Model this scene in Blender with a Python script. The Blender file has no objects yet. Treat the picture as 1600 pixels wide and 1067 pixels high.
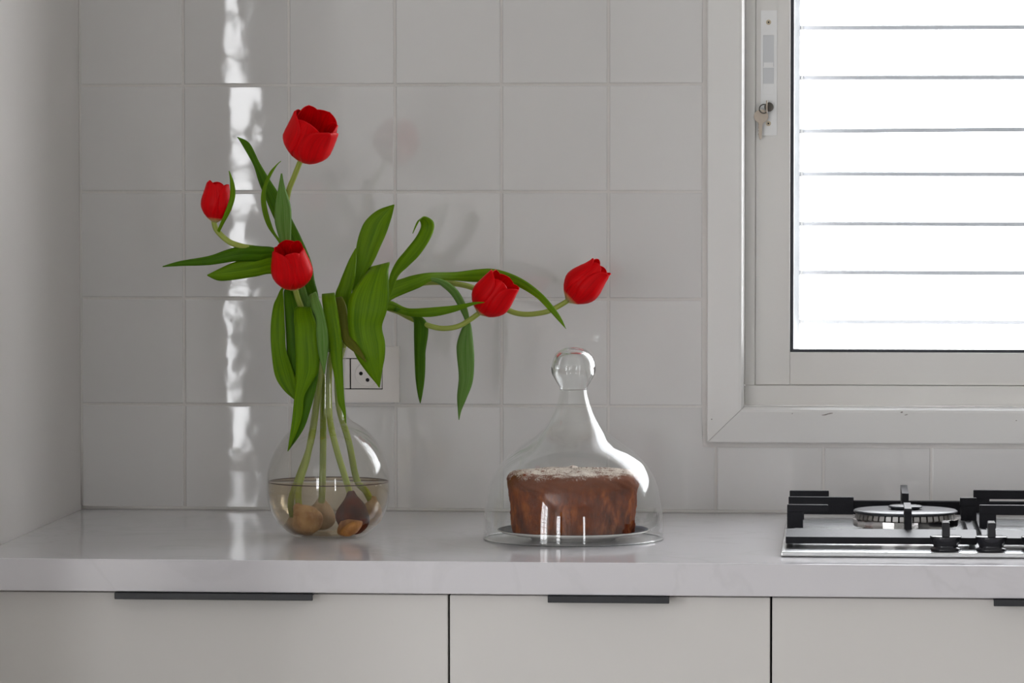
import bpy, bmesh, math, random
from mathutils import Vector, Matrix

random.seed(7)
scene = bpy.context.scene
COL = scene.collection
PI = math.pi

# ------------------------------------------------------------------ camera
FPX, CAM = 6281.49, Vector((1.09013, -5.67164, 1.38014))
YAW, PIT, ROL = 0.08282, 0.04185, -0.00073
FW = Vector((-math.sin(YAW) * math.cos(PIT), math.cos(YAW) * math.cos(PIT), -math.sin(PIT)))
r0 = Vector((math.cos(YAW), math.sin(YAW), 0)); u0 = r0.cross(FW)
RT = r0 * math.cos(ROL) + u0 * math.sin(ROL)
UP = -r0 * math.sin(ROL) + u0 * math.cos(ROL)
cam = bpy.data.cameras.new('camera'); cam_o = bpy.data.objects.new('camera', cam); COL.objects.link(cam_o)
cam.sensor_width = 36; cam.lens = FPX / 1600 * 36; cam.clip_start = .05; cam.clip_end = 200
M = Matrix((RT, UP, -FW)).transposed().to_4x4(); M.translation = CAM
cam_o.matrix_world = M
scene.camera = cam_o

# ------------------------------------------------------------------ light
world = bpy.data.worlds.new('world'); scene.world = world; world.use_nodes = True
bg = world.node_tree.nodes['Background']
bg.inputs[0].default_value = (.97, .972, 1.0, 1); bg.inputs[1].default_value = 13.5
scene.view_settings.view_transform = 'Standard'; scene.view_settings.look = 'None'
scene.view_settings.exposure = 0.0; scene.view_settings.gamma = 1
scene.view_settings.use_curve_mapping = False
cy = scene.cycles
cy.use_denoising = True
cy.max_bounces = 14; cy.transparent_max_bounces = 40; cy.transmission_bounces = 12; cy.glossy_bounces = 6; cy.diffuse_bounces = 5
cy.caustics_reflective = False; cy.caustics_refractive = True; cy.sample_clamp_indirect = 8

def portal(name, loc, rot, sx, sy):
    l = bpy.data.lights.new(name, 'AREA'); l.shape = 'RECTANGLE'; l.size = sx; l.size_y = sy
    l.cycles.is_portal = True
    o = bpy.data.objects.new(name, l); o.location = loc; o.rotation_euler = rot; COL.objects.link(o)
# daylight portals in the window openings
portal('portal_kitchen_window', (1.48, .17, 1.58), (-PI / 2, 0, 0), 1.0, 1.05)
portal('portal_far_window', (-1.06, -7.39, 1.315), (PI / 2, 0, 0), .88, 1.77)
portal('portal_fill_window', (2.9, -7.39, 1.15), (PI / 2, 0, 0), .4, 2.1)  # rear opening added for ambient fill
portal('portal_side_window', (-2.59, -5.2, 1.25), (0, -PI / 2, 0), 2.3, 1.8)

def at(px, py, Y):
    d = FW + RT * ((px - 800) / FPX) - UP * ((py - 533.5) / FPX)
    return CAM + d * ((Y - CAM.y) / d.y)

# ------------------------------------------------------------------ materials
def srgb(r, g, b):
    f = lambda c: (c / 255 / 12.92) if c / 255 <= .04045 else ((c / 255 + .055) / 1.055) ** 2.4
    return (f(r), f(g), f(b), 1)

MATS = {}
def mat(name, col, rough=.5, metal=0, spec=.5, bump=None, coat=0, noise=None, sub=0, trans=0):
    """col linear rgb; bump=(scale,strength,dist); noise=(scale, amount, colour2)"""
    m = bpy.data.materials.new(name); m.use_nodes = True; MATS[name] = m
    nt = m.node_tree; b = nt.nodes['Principled BSDF']
    b.inputs['Base Color'].default_value = (*col[:3], 1)
    b.inputs['Roughness'].default_value = rough; b.inputs['Metallic'].default_value = metal
    b.inputs['Specular IOR Level'].default_value = spec; b.inputs['Coat Weight'].default_value = coat
    b.inputs['Transmission Weight'].default_value = trans
    tc = nt.nodes.new('ShaderNodeTexCoord')
    if noise:
        n = nt.nodes.new('ShaderNodeTexNoise'); n.inputs['Scale'].default_value = noise[0]; n.inputs['Detail'].default_value = 6
        nt.links.new(tc.outputs['Object'], n.inputs['Vector'])
        rp = nt.nodes.new('ShaderNodeMapRange'); rp.inputs[1].default_value = .35; rp.inputs[2].default_value = .7; rp.inputs[4].default_value = noise[1]
        nt.links.new(n.outputs['Fac'], rp.inputs[0])
        mx = nt.nodes.new('ShaderNodeMixRGB'); mx.inputs[1].default_value = (*col[:3], 1); mx.inputs[2].default_value = (*noise[2][:3], 1)
        nt.links.new(rp.outputs[0], mx.inputs[0]); nt.links.new(mx.outputs[0], b.inputs['Base Color'])
    if bump:
        n = nt.nodes.new('ShaderNodeTexNoise'); n.inputs['Scale'].default_value = bump[0]; n.inputs['Detail'].default_value = 3
        nt.links.new(tc.outputs['Object'], n.inputs['Vector'])
        bp = nt.nodes.new('ShaderNodeBump'); bp.inputs['Strength'].default_value = bump[1]; bp.inputs['Distance'].default_value = bump[2]
        nt.links.new(n.outputs['Fac'], bp.inputs['Height']); nt.links.new(bp.outputs[0], b.inputs['Normal'])
    return m

def thin_glass(name, tint=(.97, .98, .975), ior=1.45, extra=None):
    m = bpy.data.materials.new(name); m.use_nodes = True; MATS[name] = m
    nt = m.node_tree; nt.nodes.remove(nt.nodes['Principled BSDF'])
    out = nt.nodes['Material Output']
    t = nt.nodes.new('ShaderNodeBsdfTransparent'); t.inputs[0].default_value = (*tint, 1)
    g = nt.nodes.new('ShaderNodeBsdfGlossy'); g.inputs['Roughness'].default_value = 0.0; g.inputs[0].default_value = (1, 1, 1, 1)
    # Schlick reflectance, the same from both sides of the wall
    geo = nt.nodes.new('ShaderNodeNewGeometry')
    dot = nt.nodes.new('ShaderNodeVectorMath'); dot.operation = 'DOT_PRODUCT'
    nt.links.new(geo.outputs['Normal'], dot.inputs[0]); nt.links.new(geo.outputs['Incoming'], dot.inputs[1])
    ab = nt.nodes.new('ShaderNodeMath'); ab.operation = 'ABSOLUTE'; nt.links.new(dot.outputs['Value'], ab.inputs[0])
    om = nt.nodes.new('ShaderNodeMath'); om.operation = 'SUBTRACT'; om.inputs[0].default_value = 1; nt.links.new(ab.outputs[0], om.inputs[1])
    pw = nt.nodes.new('ShaderNodeMath'); pw.operation = 'POWER'; pw.inputs[1].default_value = 5; nt.links.new(om.outputs[0], pw.inputs[0])
    f0 = ((ior - 1) / (ior + 1)) ** 2
    fr = nt.nodes.new('ShaderNodeMath'); fr.operation = 'MULTIPLY_ADD'; fr.inputs[1].default_value = 1 - f0; fr.inputs[2].default_value = f0
    nt.links.new(pw.outputs[0], fr.inputs[0])
    mx = nt.nodes.new('ShaderNodeMixShader')
    nt.links.new(fr.outputs[0], mx.inputs[0]); nt.links.new(t.outputs[0], mx.inputs[1]); nt.links.new(g.outputs[0], mx.inputs[2])
    last = mx
    if extra:
        d = nt.nodes.new('ShaderNodeBsdfDiffuse'); d.inputs[0].default_value = (*extra[1], 1)
        tr = nt.nodes.new('ShaderNodeBsdfTranslucent'); tr.inputs[0].default_value = (*extra[1], 1)
        md = nt.nodes.new('ShaderNodeMixShader'); md.inputs[0].default_value = .5
        nt.links.new(d.outputs[0], md.inputs[1]); nt.links.new(tr.outputs[0], md.inputs[2])
        m2 = nt.nodes.new('ShaderNodeMixShader'); m2.inputs[0].default_value = extra[0]
        nt.links.new(mx.outputs[0], m2.inputs[1]); nt.links.new(md.outputs[0], m2.inputs[2]); last = m2
    nt.links.new(last.outputs[0], out.inputs[0])
    return m

mat('plaster', (.66, .64, .615), .75, bump=(14, .12, .01))
mat('plain_wall', (.74, .73, .71), .8)
mat('ceiling_paint', (.8, .8, .79), .85)
mat('floor_tile', (.42, .40, .37), .35, noise=(3, .5, (.36, .34, .31)))
mat('grout', (.70, .675, .65), .8, bump=(260, .25, .002))
mat('caulk', (.62, .60, .575), .5, bump=(60, .3, .004))
mat('casing_paint', (.72, .71, .69), .32, noise=(4, .35, (.68, .66, .63)), bump=(30, .05, .004))
mat('aluminium_white', (.70, .685, .66), .38, noise=(6, .4, (.66, .635, .60)))
mat('scuff_dark', (.16, .13, .11), .7)
mat('gasket', (.02, .022, .03), .5)
mat('slat_paint', (.62, .65, .70), .5, noise=(20, .3, (.52, .54, .58)))
mat('channel_paint', (.40, .43, .46), .5, noise=(30, .5, (.30, .32, .35)))
mat('lock_paint', (.78, .78, .775), .35)
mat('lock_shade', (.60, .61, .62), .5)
mat('screw_brass', (.45, .38, .28), .4, metal=.6)
mat('steel_dark', (.10, .09, .08), .35, metal=.8)
mat('key_metal', (.36, .31, .26), .42, metal=.9, bump=(120, .2, .002))
mat('cabinet_paint', (.665, .643, .622), .42)
mat('cabinet_carcass', (.05, .045, .04), .6)
mat('handle_black', (.012, .013, .017), .4)
mat('socket_plastic', (.70, .665, .63), .38)
mat('socket_hole', (.004, .004, .004), .8)
mat('stainless', (.66, .67, .68), .27, metal=1)
mat('chrome', (.68, .66, .64), .12, metal=1)
mat('burner_alloy', (.42, .41, .40), .38, metal=.9)
mat('burner_enamel', (.035, .038, .046), .34, spec=.4)
mat('cast_iron', (.007, .007, .010), .5, spec=.2, bump=(500, .25, .001))
mat('knob_black', (.009, .009, .013), .22)
mat('plate_white', (.70, .68, .65), .2)
mat('plate_navy', (.03, .036, .058), .35, spec=.2, noise=(50, .3, (.09, .10, .13)))
mat('bulb_pale', srgb(196, 160, 112), .6, noise=(70, .9, srgb(150, 100, 52)), bump=(120, .6, .004))
mat('bulb_brown', srgb(92, 38, 8), .6, spec=.1, noise=(60, .9, srgb(40, 14, 2)), bump=(90, .3, .003))
mat('bulb_cut', srgb(176, 120, 58), .5, noise=(80, .9, srgb(120, 72, 26)), bump=(100, .5, .003))
mat('bulb_beige', srgb(190, 165, 130), .6, noise=(60, .7, srgb(160, 125, 88)), bump=(120, .4, .003))
mat('reflection_brown', srgb(66, 40, 26), .5)
thin_glass('window_glass', (.985, .99, .99))
thin_glass('vase_glass', (.955, .955, .945))
thin_glass('dome_glass', (.975, .98, .975))
thin_glass('water', (.91, .85, .75), 1.33, (.022, srgb(205, 185, 150)[:3]))
thin_glass('curtain_cloth', (.3, .3, .3), 1.01, (.9, (.14, .14, .135)))
thin_glass('rim_glass', (.62, .65, .64))
g = mat('solid_glass', (.97, .985, .98), 0.0, trans=1); g.node_tree.nodes['Principled BSDF'].inputs['IOR'].default_value = 1.45

def tile_mat():
    m = mat('tile_glaze', (.68, .668, .655), .03, spec=.6)
    nt = m.node_tree; b = nt.nodes['Principled BSDF']
    oi = nt.nodes.new('ShaderNodeObjectInfo'); tc = nt.nodes.new('ShaderNodeTexCoord')
    mr = nt.nodes.new('ShaderNodeMapRange'); mr.inputs[3].default_value = .95; mr.inputs[4].default_value = 1.04
    nt.links.new(oi.outputs['Random'], mr.inputs[0])
    mul = nt.nodes.new('ShaderNodeVectorMath'); mul.operation = 'SCALE'; mul.inputs[0].default_value = (.68, .668, .655)
    nt.links.new(mr.outputs[0], mul.inputs['Scale']); nt.links.new(mul.outputs[0], b.inputs['Base Color'])
    add = nt.nodes.new('ShaderNodeVectorMath'); add.operation = 'ADD'
    cmb = nt.nodes.new('ShaderNodeMath'); cmb.operation = 'MULTIPLY'; cmb.inputs[1].default_value = 40
    nt.links.new(oi.outputs['Random'], cmb.inputs[0])
    nt.links.new(tc.outputs['Object'], add.inputs[0]); nt.links.new(cmb.outputs[0], add.inputs[1])
    n1 = nt.nodes.new('ShaderNodeTexNoise'); n1.inputs['Scale'].default_value = 26; n1.inputs['Detail'].default_value = 1
    n2 = nt.nodes.new('ShaderNodeTexNoise'); n2.inputs['Scale'].default_value = 190; n2.inputs['Detail'].default_value = 2
    nt.links.new(add.outputs[0], n1.inputs['Vector']); nt.links.new(add.outputs[0], n2.inputs['Vector'])
    s = nt.nodes.new('ShaderNodeMath'); s.operation = 'MULTIPLY_ADD'; s.inputs[1].default_value = .035
    nt.links.new(n2.outputs['Fac'], s.inputs[0]); nt.links.new(n1.outputs['Fac'], s.inputs[2])
    bp = nt.nodes.new('ShaderNodeBump'); bp.inputs['Strength'].default_value = .4; bp.inputs['Distance'].default_value = .00026
    nt.links.new(s.outputs[0], bp.inputs['Height']); nt.links.new(bp.outputs[0], b.inputs['Normal'])
tile_mat()

def quartz_mat():
    m = mat('quartz', (.65, .632, .66), .08, spec=1.0)
    nt = m.node_tree; b = nt.nodes['Principled BSDF']; tc = nt.nodes.new('ShaderNodeTexCoord')
    w = nt.nodes.new('ShaderNodeTexNoise'); w.inputs['Scale'].default_value = 5; w.inputs['Detail'].default_value = 7; w.inputs['Distortion'].default_value = 1.2
    nt.links.new(tc.outputs['Object'], w.inputs['Vector'])
    r = nt.nodes.new('ShaderNodeValToRGB'); e = r.color_ramp.elements
    e[0].position = .47; e[0].color = (0, 0, 0, 1); e[1].position = .53; e[1].color = (0, 0, 0, 1)
    k = r.color_ramp.elements.new(.50); k.color = (1, 1, 1, 1)
    nt.links.new(w.outputs['Fac'], r.inputs[0])
    n = nt.nodes.new('ShaderNodeTexNoise'); n.inputs['Scale'].default_value = 9
    nt.links.new(tc.outputs['Object'], n.inputs['Vector'])
    mm = nt.nodes.new('ShaderNodeMath'); mm.operation = 'MULTIPLY'
    nt.links.new(r.outputs[0], mm.inputs[0]); nt.links.new(n.outputs['Fac'], mm.inputs[1])
    m3 = nt.nodes.new('ShaderNodeMath'); m3.operation = 'MULTIPLY'; m3.inputs[1].default_value = .28
    nt.links.new(mm.outputs[0], m3.inputs[0])
    mx = nt.nodes.new('ShaderNodeMixRGB'); mx.inputs[1].default_value = (.65, .632, .66, 1); mx.inputs[2].default_value = (.46, .45, .46, 1)
    nt.links.new(m3.outputs[0], mx.inputs[0]); nt.links.new(mx.outputs[0], b.inputs['Base Color'])
quartz_mat()

def plant_mat(name, c1, c2, rough, transl, stripe=46, base=None):
    m = bpy.data.materials.new(name); m.use_nodes = True; MATS[name] = m
    nt = m.node_tree; b = nt.nodes['Principled BSDF']; out = nt.nodes['Material Output']
    uv = nt.nodes.new('ShaderNodeUVMap')
    def streak(sx, sy):
        mp = nt.nodes.new('ShaderNodeMapping'); mp.inputs['Scale'].default_value = (sx, sy, 1)
        n = nt.nodes.new('ShaderNodeTexNoise'); n.inputs['Scale'].default_value = 1.0; n.inputs['Detail'].default_value = 3
        nt.links.new(uv.outputs[0], mp.inputs[0]); nt.links.new(mp.outputs[0], n.inputs['Vector']); return n
    fine, broad = streak(stripe, .8), streak(4.5, 1.1)
    av = nt.nodes.new('ShaderNodeMath'); av.operation = 'MULTIPLY_ADD'; av.inputs[1].default_value = .55
    nt.links.new(fine.outputs['Fac'], av.inputs[0])
    hb = nt.nodes.new('ShaderNodeMath'); hb.operation = 'MULTIPLY'; hb.inputs[1].default_value = .45
    nt.links.new(broad.outputs['Fac'], hb.inputs[0]); nt.links.new(hb.outputs[0], av.inputs[2])
    rp = nt.nodes.new('ShaderNodeMapRange'); rp.inputs[1].default_value = .36; rp.inputs[2].default_value = .64
    nt.links.new(av.outputs[0], rp.inputs[0])
    mx = nt.nodes.new('ShaderNodeMixRGB'); mx.inputs[1].default_value = (*c1[:3], 1); mx.inputs[2].default_value = (*c2[:3], 1)
    nt.links.new(rp.outputs[0], mx.inputs[0]); last = mx
    if base:
        sp = nt.nodes.new('ShaderNodeSeparateXYZ'); nt.links.new(uv.outputs[0], sp.inputs[0])
        br = nt.nodes.new('ShaderNodeMapRange'); br.inputs[1].default_value = .03; br.inputs[2].default_value = .13; br.inputs[3].default_value = 1; br.inputs[4].default_value = 0
        nt.links.new(sp.outputs[1], br.inputs[0])
        m2 = nt.nodes.new('ShaderNodeMixRGB'); m2.inputs[2].default_value = (*base[:3], 1)
        nt.links.new(br.outputs[0], m2.inputs[0]); nt.links.new(mx.outputs[0], m2.inputs[1]); last = m2
    nt.links.new(last.outputs[0], b.inputs['Base Color'])
    b.inputs['Roughness'].default_value = rough; b.inputs['Specular IOR Level'].default_value = .15
    bp = nt.nodes.new('ShaderNodeBump'); bp.inputs['Strength'].default_value = .25; bp.inputs['Distance'].default_value = .001
    nt.links.new(fine.outputs['Fac'], bp.inputs['Height']); nt.links.new(bp.outputs[0], b.inputs['Normal'])
    t = nt.nodes.new('ShaderNodeBsdfTranslucent'); nt.links.new(last.outputs[0], t.inputs[0])
    ms = nt.nodes.new('ShaderNodeMixShader'); ms.inputs[0].default_value = transl
    nt.links.new(b.outputs[0], ms.inputs[1]); nt.links.new(t.outputs[0], ms.inputs[2]); nt.links.new(ms.outputs[0], out.inputs[0])
plant_mat('leaf_green', srgb(120, 160, 10), srgb(76, 116, 0), .42, .25)
plant_mat('leaf_deep', srgb(84, 128, 8), srgb(52, 92, 0), .42, .2)
plant_mat('leaf_glaucous', srgb(116, 152, 80), srgb(82, 124, 40), .45, .15)
plant_mat('leaf_olive', srgb(112, 112, 34), srgb(92, 100, 28), .5, .25)
plant_mat('stem_green', srgb(172, 182, 96), srgb(146, 162, 68), .45, .1, 20)
plant_mat('petal_red', srgb(240, 0, 14), srgb(208, 0, 8), .40, .25, 22, srgb(226, 206, 140))

def cake_mat():
    m = mat('cake_crumb', (.2, .08, .03), .9, spec=.08)
    nt = m.node_tree; b = nt.nodes['Principled BSDF']; tc = nt.nodes.new('ShaderNodeTexCoord')
    n = nt.nodes.new('ShaderNodeTexNoise'); n.inputs['Scale'].default_value = 60; n.inputs['Detail'].default_value = 8; n.inputs['Roughness'].default_value = .7
    mp = nt.nodes.new('ShaderNodeMapping'); mp.inputs['Scale'].default_value = (1, 1, .45)
    nt.links.new(tc.outputs['Object'], mp.inputs[0]); nt.links.new(mp.outputs[0], n.inputs['Vector'])
    r = nt.nodes.new('ShaderNodeValToRGB'); e = r.color_ramp.elements
    e[0].position = .30; e[0].color = srgb(60, 22, 4); e[1].position = .72; e[1].color = srgb(178, 98, 34)
    k = e.new(.5); k.color = srgb(112, 48, 12)
    nt.links.new(n.outputs['Fac'], r.inputs[0])
    # crust: darker chocolate towards the top, icing sugar dusted on the top face
    sep = nt.nodes.new('ShaderNodeSeparateXYZ'); nt.links.new(tc.outputs['Object'], sep.inputs[0])
    cz = nt.nodes.new('ShaderNodeMapRange'); cz.inputs[1].default_value = .054; cz.inputs[2].default_value = .066
    nt.links.new(sep.outputs[2], cz.inputs[0])
    crust = nt.nodes.new('ShaderNodeMixRGB'); crust.inputs[2].default_value = srgb(110, 56, 28)
    nt.links.new(cz.outputs[0], crust.inputs[0]); nt.links.new(r.outputs[0], crust.inputs[1])
    sn = nt.nodes.new('ShaderNodeTexNoise'); sn.inputs['Scale'].default_value = 480; sn.inputs['Detail'].default_value = 5; sn.inputs['Roughness'].default_value = .75
    nt.links.new(tc.outputs['Object'], sn.inputs['Vector'])
    sn2 = nt.nodes.new('ShaderNodeTexNoise'); sn2.inputs['Scale'].default_value = 70; sn2.inputs['Detail'].default_value = 3
    nt.links.new(tc.outputs['Object'], sn2.inputs['Vector'])
    sz = nt.nodes.new('ShaderNodeMapRange'); sz.inputs[1].default_value = .064; sz.inputs[2].default_value = .0815; sz.inputs[3].default_value = -.30; sz.inputs[4].default_value = .17
    nt.links.new(sep.outputs[2], sz.inputs[0])
    a1 = nt.nodes.new('ShaderNodeMath'); a1.operation = 'ADD'; nt.links.new(sn.outputs['Fac'], a1.inputs[0]); nt.links.new(sz.outputs[0], a1.inputs[1])
    a2 = nt.nodes.new('ShaderNodeMath'); a2.operation = 'MULTIPLY_ADD'; a2.inputs[1].default_value = .5
    nt.links.new(sn2.outputs['Fac'], a2.inputs[0]); nt.links.new(a1.outputs[0], a2.inputs[2])
    st = nt.nodes.new('ShaderNodeMapRange'); st.inputs[1].default_value = .80; st.inputs[2].default_value = .92
    nt.links.new(a2.outputs[0], st.inputs[0])
    sug = nt.nodes.new('ShaderNodeMixRGB'); sug.inputs[2].default_value = srgb(222, 210, 198)
    nt.links.new(st.outputs[0], sug.inputs[0]); nt.links.new(crust.outputs[0], sug.inputs[1]); nt.links.new(sug.outputs[0], b.inputs['Base Color'])
    bp = nt.nodes.new('ShaderNodeBump'); bp.inputs['Strength'].default_value = .8; bp.inputs['Distance'].default_value = .003
    nt.links.new(n.outputs['Fac'], bp.inputs['Height']); nt.links.new(bp.outputs[0], b.inputs['Normal'])
cake_mat()

# ------------------------------------------------------------------ object helpers
ORG = {}
def empty(name, loc, parent=None):
    o = bpy.data.objects.new(name, None); o.empty_display_size = .05; COL.objects.link(o)
    p = Vector(loc); ORG[o] = p
    if parent: o.parent = parent; o.location = p - ORG[parent]
    else: o.location = p
    return o
def tag(o, label=None, cat=None, group=None, kind=None):
    if label: o['label'] = label
    if cat: o['category'] = cat
    if group: o['group'] = group
    if kind: o['kind'] = kind
    return o
def mesh_obj(name, verts, faces, m, parent=None, org=None, smooth=False, uvs=None):
    """verts in world space; the origin sits at org (default: the parent's, or the base centre)"""
    vs = [Vector(v) for v in verts]
    if org is None:
        if parent: org = ORG[parent]
        else:
            org = Vector(((min(v.x for v in vs) + max(v.x for v in vs)) / 2, (min(v.y for v in vs) + max(v.y for v in vs)) / 2, min(v.z for v in vs)))
    org = Vector(org)
    me = bpy.data.meshes.new(name); me.from_pydata([tuple(v - org) for v in vs], [], faces)
    if uvs:
        ul = me.uv_layers.new(name='UVMap')
        for l in me.loops: ul.data[l.index].uv = uvs[l.vertex_index]
    if smooth: me.shade_smooth()
    me.materials.append(MATS[m]); me.update()
    o = bpy.data.objects.new(name, me); COL.objects.link(o); ORG[o] = org
    if parent: o.parent = parent; o.location = org - ORG[parent]
    else: o.location = org
    return o
def bm_obj(name, bm, m, parent=None, org=None, smooth=False):
    bmesh.ops.recalc_face_normals(bm, faces=bm.faces)
    bm.verts.index_update()
    vs = [v.co.copy() for v in bm.verts]; fs = [[v.index for v in f.verts] for f in bm.faces]
    bm.free()
    return mesh_obj(name, vs, fs, m, parent, org, smooth)
def bm_box(bm, lo, hi, bevel=0, seg=1, top=None):
    ret = bmesh.ops.create_cube(bm, size=1)['verts']
    for v in ret:
        v.co = Vector([lo[i] + (v.co[i] + .5) * (hi[i] - lo[i]) for i in range(3)])
    if bevel:
        es = list({e for v in ret for e in v.link_edges})
        bmesh.ops.bevel(bm, geom=es, offset=bevel, segments=seg, profile=.5, affect='EDGES')
def boxes(name, bl, m, parent=None, bevel=0, seg=1, org=None, smooth=False):
    bm = bmesh.new()
    for lo, hi in bl: bm_box(bm, lo, hi, bevel, seg)
    return bm_obj(name, bm, m, parent, org, smooth)
def box(name, lo, hi, m, parent=None, bevel=0, seg=1, org=None): return boxes(name, [(lo, hi)], m, parent, bevel, seg, org)
def bm_prism(bm, poly, axis, a, b):
    """extrude a polygon of (p,q) along axis 0/1/2 from a to b"""
    def pt(p, q, t):
        if axis == 0: return (t, p, q)
        if axis == 1: return (p, t, q)
        return (p, q, t)
    A = [bm.verts.new(pt(p, q, a)) for p, q in poly]; B = [bm.verts.new(pt(p, q, b)) for p, q in poly]
    n = len(poly)
    bm.faces.new(A); bm.faces.new(B[::-1])
    for i in range(n): bm.faces.new((A[i], B[i], B[(i + 1) % n], A[(i + 1) % n]))
def lathe(name, prof, c, m, parent=None, n=64, org=None, smooth=True, closed=False, warp=None):
    """prof list of (r,z) world z offset from c.z"""
    vs = []; fs = []; k = len(prof); rings = []
    for (r, z) in prof:
        if r < 1e-6:
            rings.append([len(vs)]); vs.append(Vector((c[0], c[1], c[2] + z)))
        else:
            ids = []
            for i in range(n):
                a = 2 * PI * i / n; rr, zz = r, z
                if warp: rr, zz = warp(r, z, a)
                ids.append(len(vs)); vs.append(Vector((c[0] + rr * math.cos(a), c[1] + rr * math.sin(a), c[2] + zz)))
            rings.append(ids)
    seq = list(range(k - 1))
    pairs = [(i, i + 1) for i in seq] + ([(k - 1, 0)] if closed else [])
    for i, j in pairs:
        A, B = rings[i], rings[j]
        for q in range(n):
            q2 = (q + 1) % n
            if len(A) == 1 and len(B) == 1: continue
            if len(A) == 1: fs.append((A[0], B[q2], B[q]))
            elif len(B) == 1: fs.append((A[q], A[q2], B[0]))
            else: fs.append((A[q], A[q2], B[q2], B[q]))
    bm = bmesh.new(); me = bpy.data.meshes.new('t'); me.from_pydata(vs, [], fs); bm.from_mesh(me); bpy.data.meshes.remove(me)
    return bm_obj(name, bm, m, parent, org if org is not None else (None if parent else c), smooth)
def catmull(pts, sub):
    """pts: list of equal length tuples"""
    n = len(pts); out = []
    for i in range(n - 1):
        p0, p1, p2, p3 = pts[max(i - 1, 0)], pts[i], pts[i + 1], pts[min(i + 2, n - 1)]
        for s in range(sub):
            t = s / sub; t2 = t * t; t3 = t2 * t
            out.append(tuple(.5 * (2 * b + (-a + c) * t + (2 * a - 5 * b + 4 * c - d) * t2 + (-a + 3 * b - 3 * c + d) * t3) for a, b, c, d in zip(p0, p1, p2, p3)))
    out.append(tuple(pts[-1])); return out
def smooth_prof(prof, sub=6): return catmull(prof, sub)
def tube(name, pts, radii, m, parent=None, n=10, smooth=True):
    P = [Vector(p) for p in pts]; vs = []; fs = []; uv = []
    T = [(P[min(i + 1, len(P) - 1)] - P[max(i - 1, 0)]).normalized() for i in range(len(P))]
    ref = Vector((0, 1, 0)) if abs(T[0].y) < .9 else Vector((1, 0, 0))
    a = (ref - T[0] * ref.dot(T[0])).normalized()
    for i, p in enumerate(P):
        a = (a - T[i] * a.dot(T[i])).normalized(); b = T[i].cross(a)
        for j in range(n):
            th = 2 * PI * j / n
            vs.append(p + (a * math.cos(th) + b * math.sin(th)) * radii[i]); uv.append((j / n, i * .05))
    for i in range(len(P) - 1):
        for j in range(n): fs.append((i * n + j, i * n + (j + 1) % n, (i + 1) * n + (j + 1) % n, (i + 1) * n + j))
    fs.append(tuple(range(n))[::-1]); fs.append(tuple(range((len(P) - 1) * n, len(P) * n)))
    return mesh_obj(name, vs, fs, m, parent, smooth=smooth, uvs=uv)

# ================================================================== setting
RX, RY, RZ = 4.2, -7.2, 2.7
WT = .2
CT = .90                          # worktop height
CD = .7355                        # worktop depth
LX = -2.4                         # the room runs on to the left beyond the short corner wall
tag(box('floor', (LX - .2, RY - .2, -.1), (RX + .2, .2, 0), 'floor_tile'), kind='structure')
tag(box('ceiling', (LX - .2, RY - .2, RZ), (RX + .2, .2, RZ + .1), 'ceiling_paint'), kind='structure')
tag(box('wall_right', (RX, RY - .2, 0), (RX + .2, .2, RZ), 'plain_wall'), kind='structure')
SY0, SY1, SZ0, SZ1 = -6.1, -4.3, .1, 2.4
tag(boxes('wall_far_left', [((LX - .2, RY - .2, 0), (LX, SY0, RZ)), ((LX - .2, SY1, 0), (LX, .2, RZ)), ((LX - .2, SY0, 0), (LX, SY1, SZ0)), ((LX - .2, SY0, SZ1), (LX, SY1, RZ))], 'plain_wall', org=(LX, 0, 0)), kind='structure')
# the short wall at the worktop's corner
tag(box('wall_left', (-.15, -1.40, 0), (0, 0.0, RZ), 'plaster', None, org=(0, 0, 0)), kind='structure')
# the wall behind the photographer with a tall window and an added fill opening
AX0, AX1, AZ0, AZ1 = -1.50, -.62, .43, 2.20
BX0, BX1, BZ0, BZ1 = 2.70, 3.10, .10, 2.20
y0, y1 = RY - .2, RY
F = [((LX, y0, 0), (AX0, y1, RZ)), ((AX1, y0, 0), (BX0, y1, RZ)), ((BX1, y0, 0), (RX, y1, RZ)),
     ((AX0, y0, 0), (AX1, y1, AZ0)), ((AX0, y0, AZ1), (AX1, y1, RZ)), ((BX0, y0, 0), (BX1, y1, BZ0)), ((BX0, y0, BZ1), (BX1, y1, RZ))]
tag(boxes('wall_front', F, 'plain_wall', org=(0, RY, 0)), kind='structure')
# back wall (the tiled one) with the kitchen window opening
WX0, WX1, WZ0, WZ1 = .945, 2.02, 1.048, 2.12
GY = .0014                        # grout face sits this far behind the tile face
F = [((LX, GY, 0), (WX0, WT, RZ)), ((WX1, GY, 0), (RX, WT, RZ)), ((WX0, GY, 0), (WX1, WT, WZ0)), ((WX0, GY, WZ1), (WX1, WT, RZ))]
wall = tag(boxes('wall_back', F, 'grout', org=(0, 0, 0)), kind='structure')

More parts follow.
